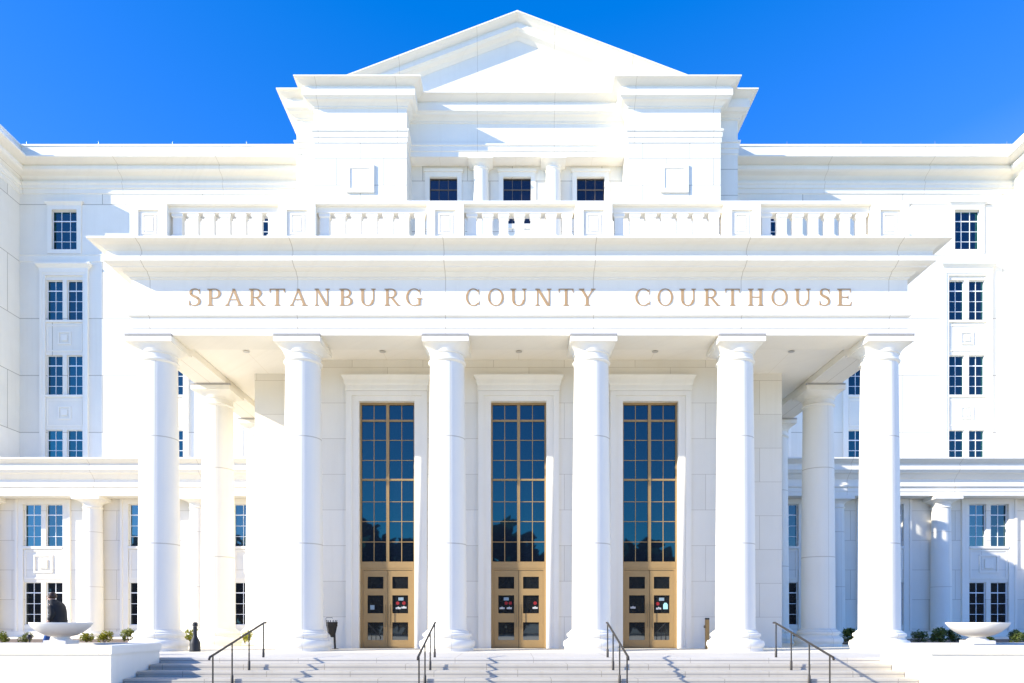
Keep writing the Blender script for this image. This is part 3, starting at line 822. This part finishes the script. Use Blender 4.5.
for i, (x, y, mt, sc, lab) in enumerate(shr):
    t = thing('shrub', lab, 'shrub', (x, y, 0), i * 1.3, 'small shrubs along the building'); t.scale = (sc,) * 3
    foliage(40 + i, .27, .5, 620, .06).build('foliage', M[mt], t)
    m = MB()
    for k in range(4):
        a = k * 1.7 + i; m.tube([(0, 0, 0), (.05*math.cos(a), .05*math.sin(a), .12), (.13*math.cos(a), .13*math.sin(a), .3)], [.012, .009, .004], 5)
    m.build('stem', M['bark'], t)

# ------------------------------------------------------------------ person
def skin(name, verts, edges, radii, mat, parent, lvl=2):
    verts = [(x - .13 * max(0, z - .86) * 1, y, z) for x, y, z in verts]
    me = bpy.data.meshes.new(name); me.from_pydata(verts, edges, [])
    o = bpy.data.objects.new(name, me); C.objects.link(o)
    md = o.modifiers.new('skin', 'SKIN'); md.use_smooth_shade = True
    for i, r in enumerate(radii):
        sv = me.skin_vertices[0].data[i]; sv.radius = r if isinstance(r, tuple) else (r, r); sv.use_root = (i == 0)
    ss = o.modifiers.new('sub', 'SUBSURF'); ss.levels = lvl; ss.render_levels = lvl
    bpy.context.view_layer.update()
    dg = bpy.context.evaluated_depsgraph_get()
    m2 = bpy.data.meshes.new_from_object(o.evaluated_get(dg)); bpy.data.objects.remove(o)
    for p in m2.polygons: p.use_smooth = True
    m2.materials.clear(); m2.materials.append(mat)
    q = bpy.data.objects.new(name, m2); C.objects.link(q); q.parent = parent
    return q
# walks towards -x, head bowed
per = thing('person', 'person in black jacket and blue jeans walking with bowed head', 'person', (-11.66, -3.55, 0))
per.scale = (1.0,) * 3
V = {'pel': (.02,0,.86), 'spn': (.0,0,1.05), 'chs': (-.03,0,1.24), 'nkb': (-.07,0,1.36), 'nk': (-.10,0,1.41), 'hd0': (-.13,0,1.455), 'hd1': (-.155,0,1.53), 
     'shl': (-.06,-.17,1.31), 'ell': (.0,-.22,1.06), 'wrl': (-.14,-.2,.90), 'hnl': (-.19,-.19,.865),
     'shr': (-.06,.17,1.31), 'elr': (.03,.22,1.06), 'wrr': (-.1,.2,.88), 'hnr': (-.14,.19,.83),
     'hpl': (.01,-.09,.82), 'knl': (-.27,-.09,.50), 'anl': (-.32,-.09,.10), 'tol': (-.48,-.1,.045),
     'hpr': (.02,.09,.82), 'knr': (.06,.09,.47), 'anr': (.28,.09,.13), 'tor': (.19,.1,.045)}
def skel(names, edges, radii, nm, mat, parent):
    idx = {n: i for i, n in enumerate(names)}
    return skin(nm, [V[n] for n in names], [(idx[a], idx[b]) for a, b in edges], radii, mat, parent)
names = ['pel','spn','chs','nkb','nk','hd0','hd1','shl','ell','wrl','hnl','shr','elr','wrr','hnr','hpl','knl','anl','tol','hpr','knr','anr','tor']
edges = [('pel','spn'),('spn','chs'),('chs','nkb'),('nkb','nk'),('nk','hd0'),('hd0','hd1'),('nkb','shl'),('shl','ell'),('ell','wrl'),('wrl','hnl'),('nkb','shr'),('shr','elr'),('elr','wrr'),('wrr','hnr'),
         ('pel','hpl'),('hpl','knl'),('knl','anl'),('anl','tol'),('pel','hpr'),('hpr','knr'),('knr','anr'),('anr','tor')]
radii = [.1,.1,.1,.055,.05,.075,.088,.045,.042,.028,.03,.045,.042,.028,.03,.085,.055,.04,.035,.085,.055,.04,.035]
body = skel(names, edges, radii, 'body', M['skin'], per)
# hand fingers: short chains rooted in each palm
for h in ('hnl', 'hnr'):
    b0 = Vector(V[h])
    for k in range(4):
        o = Vector((-.012, (-.024 + .016*k), -.02)); ln = (.05, .06, .056, .044)[k]
        vs = [b0 + Vector((0, o.y*.6, 0)), b0 + o + Vector((-.012, 0, -.02)), b0 + o + Vector((-.02, 0, -.02-ln*.6)), b0 + o + Vector((-.012, 0, -.02-ln))]
        skin('finger', [tuple(v) for v in vs], [(0,1),(1,2),(2,3)], [.011,.010,.009,.007], M['skin'], body, 1)
    vs = [b0 + Vector((.01, -.02, .0)), b0 + Vector((-.02, -.045, -.02)), b0 + Vector((-.035, -.05, -.05))]
    skin('thumb', [tuple(v) for v in vs], [(0,1),(1,2)], [.013,.011,.008], M['skin'], body, 1)
# face: nose, ears
skin('nose', [(-.225,0,1.535), (-.252,0,1.50), (-.243,0,1.492)], [(0,1),(1,2)], [.012,.016,.01], M['skin'], body, 1)
for s in (-1, 1):
    skin('ear', [(-.12, s*.086, 1.53), (-.115, s*.093, 1.50)], [(0,1)], [.018,.014], M['skin'], body, 1)
    skin('eye', [(-.232, s*.032, 1.545), (-.236, s*.032, 1.543)], [(0,1)], [.008,.008], M['hair'], body, 1)
skin('mouth', [(-.222, -.022, 1.462), (-.226, 0, 1.462), (-.222, .022, 1.462)], [(0,1),(1,2)], [.006,.008,.006], M['red'], body, 1)
skin('hair', [(-.14,0,1.565), (-.105,0,1.545), (-.07,0,1.50), (-.075,0,1.455)], [(0,1),(1,2),(2,3)], [.095,.118,.105,.07], M['hair'], per)
def lean(x, z): return x - .13 * max(0, z - .86)
rings = []
for z, cx, rx, ry in ((.66,-.03,.16,.21), (.7,-.03,.17,.225), (.86,.0,.165,.215), (1.0,.012,.16,.21), (1.15,.012,.165,.22), (1.25,.005,.155,.225), (1.32,-.015,.14,.215), (1.37,-.045,.115,.17), (1.40,-.07,.092,.11), (1.43,-.085,.078,.082)):
    rings.append([(lean(cx, z) + rx * math.cos(2*PI*k/24), ry * math.sin(2*PI*k/24), z + .012 * math.sin(5 * k + z * 9)) for k in range(24)])
jk = MB().loft(rings).build('jacket', M['jacket'], per, smooth=True)
for a, b_, c_ in (('shl', 'ell', 'wrl'), ('shr', 'elr', 'wrr')):
    skel([a, b_, c_], [(a, b_), (b_, c_)], [.088, .072, .055], 'sleeve', M['jacket'], jk)
skel(['pel','hpl','knl','anl','hpr','knr','anr'], [('pel','hpl'),('hpl','knl'),('knl','anl'),('pel','hpr'),('hpr','knr'),('knr','anr')], [.11,.09,.075,.062,.09,.075,.062], 'trousers', M['jeans'], per)
for a, b_ in (('anl','tol'), ('anr','tor')):
    A = Vector(V[a]); B = Vector(V[b_]); skin('shoe', [tuple(A + Vector((.03,0,-.03))), tuple((A+B)/2 + Vector((0,0,-.02))), tuple(B)], [(0,1),(1,2)], [.05,.048,.042], M['shoe'], per, 1)

# ------------------------------------------------------------------ wood across the square (seen in the glass)
q = random.Random(3); m = MB()
for i in range(58):
    x = -140 + i * 4.9 + q.uniform(-2, 2); y = -88 + q.uniform(-6, 6); h = q.uniform(13, 19)
    if x > 8: h *= .72
    elif x > -12: h *= .86
    m.tube([(x, y, GZ), (x + q.uniform(-.3,.3), y, h*.35), (x, y, h*.7)], [.35, .28, .1], 6)
    for _ in range(330):
        d = Vector((q.gauss(0,1), q.gauss(0,1), q.gauss(0,1))).normalized() * q.uniform(.55, 1.05)
        p = Vector((x + d.x*h*.36, y + d.y*h*.33, h*.5 + d.z*h*.54)); a = Vector((q.gauss(0,1), q.gauss(0,1), q.gauss(0,1))).normalized(); u = a.orthogonal().normalized(); s = q.uniform(.9, 1.9)
        m.add([p - a*s, p - u*s*.8, p + a*s, p + u*s*.8], [(0,1,2,3)])
m.build('treeline', M['leafd'])
tag(bpy.data.objects['treeline'], 'dark distant treeline mirrored in the entrance glass', 'trees', kind='stuff')

# ------------------------------------------------------------------ light, sky, camera
sd = Vector((2.4, 1, -1.2)).normalized()       # travel direction of the sunlight
elev = math.asin(-sd.z)
sun = bpy.data.lights.new('sun', 'SUN'); so = bpy.data.objects.new('sun', sun); C.objects.link(so)
so.rotation_euler = sd.to_track_quat('-Z', 'Y').to_euler()
sun.energy = 8.5; sun.angle = R(.53); sun.color = (1, .95, .83)
w = bpy.data.worlds.new('World'); scene.world = w; w.use_nodes = True
nt = w.node_tree; b = NB(nt)
bg = nt.nodes['Background']
sky = b.n('ShaderNodeTexSky', sky_type='NISHITA'); sky.sun_disc = False
sky.sun_elevation = elev
# sky sun azimuth: direction towards the sun is -sd ; rotation 0 = +Y, clockwise seen from above
sky.sun_rotation = math.atan2(-sd.x, -sd.y)
sky.air_density = 1.0; sky.dust_density = .05; sky.ozone_density = 3.0; sky.altitude = 200
gr = b.n('ShaderNodeMix', data_type='RGBA', blend_type='MULTIPLY'); gr.inputs[0].default_value = 1; gr.inputs[7].default_value = (1.15, 1.2, 2.5, 1)
b.lk(sky.outputs[0], gr.inputs[6])
sb = b.n('ShaderNodeVectorMath', operation='SUBTRACT'); b.lk(gr.outputs[2], sb.inputs[0]); sb.inputs[1].default_value = (.72, 0, 0)
mxv = b.n('ShaderNodeVectorMath', operation='MAXIMUM'); b.lk(sb.outputs[0], mxv.inputs[0]); mxv.inputs[1].default_value = (0, 0, 0)
mnv = b.n('ShaderNodeVectorMath', operation='MINIMUM'); b.lk(mxv.outputs[0], mnv.inputs[0]); mnv.inputs[1].default_value = (.55, 40, 40)
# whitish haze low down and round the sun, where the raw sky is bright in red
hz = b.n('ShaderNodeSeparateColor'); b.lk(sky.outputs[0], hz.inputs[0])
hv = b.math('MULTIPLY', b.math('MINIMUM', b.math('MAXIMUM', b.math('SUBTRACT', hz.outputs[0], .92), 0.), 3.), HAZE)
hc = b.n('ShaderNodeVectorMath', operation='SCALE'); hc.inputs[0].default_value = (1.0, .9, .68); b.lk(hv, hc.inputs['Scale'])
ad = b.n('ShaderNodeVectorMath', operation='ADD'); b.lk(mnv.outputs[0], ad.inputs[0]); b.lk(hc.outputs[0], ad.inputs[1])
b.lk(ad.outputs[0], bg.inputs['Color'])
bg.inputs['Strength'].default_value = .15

cam = bpy.data.cameras.new('camera'); co = bpy.data.objects.new('camera', cam); C.objects.link(co)
co.location = (-.22, CAMY, .87); co.rotation_euler = (R(90), 0, 0)
cam.sensor_width = 36; cam.lens = 710 / 1024 * 36; cam.shift_y = (622 - 341.5) / 1024; cam.shift_x = 0
cam.clip_end = 4000
scene.camera = co
scene.view_settings.view_transform = 'Standard'; scene.view_settings.look = 'None'; scene.view_settings.exposure = 0
scene.cycles.max_bounces = 8; scene.cycles.diffuse_bounces = 6
scene.cycles.use_denoising = True
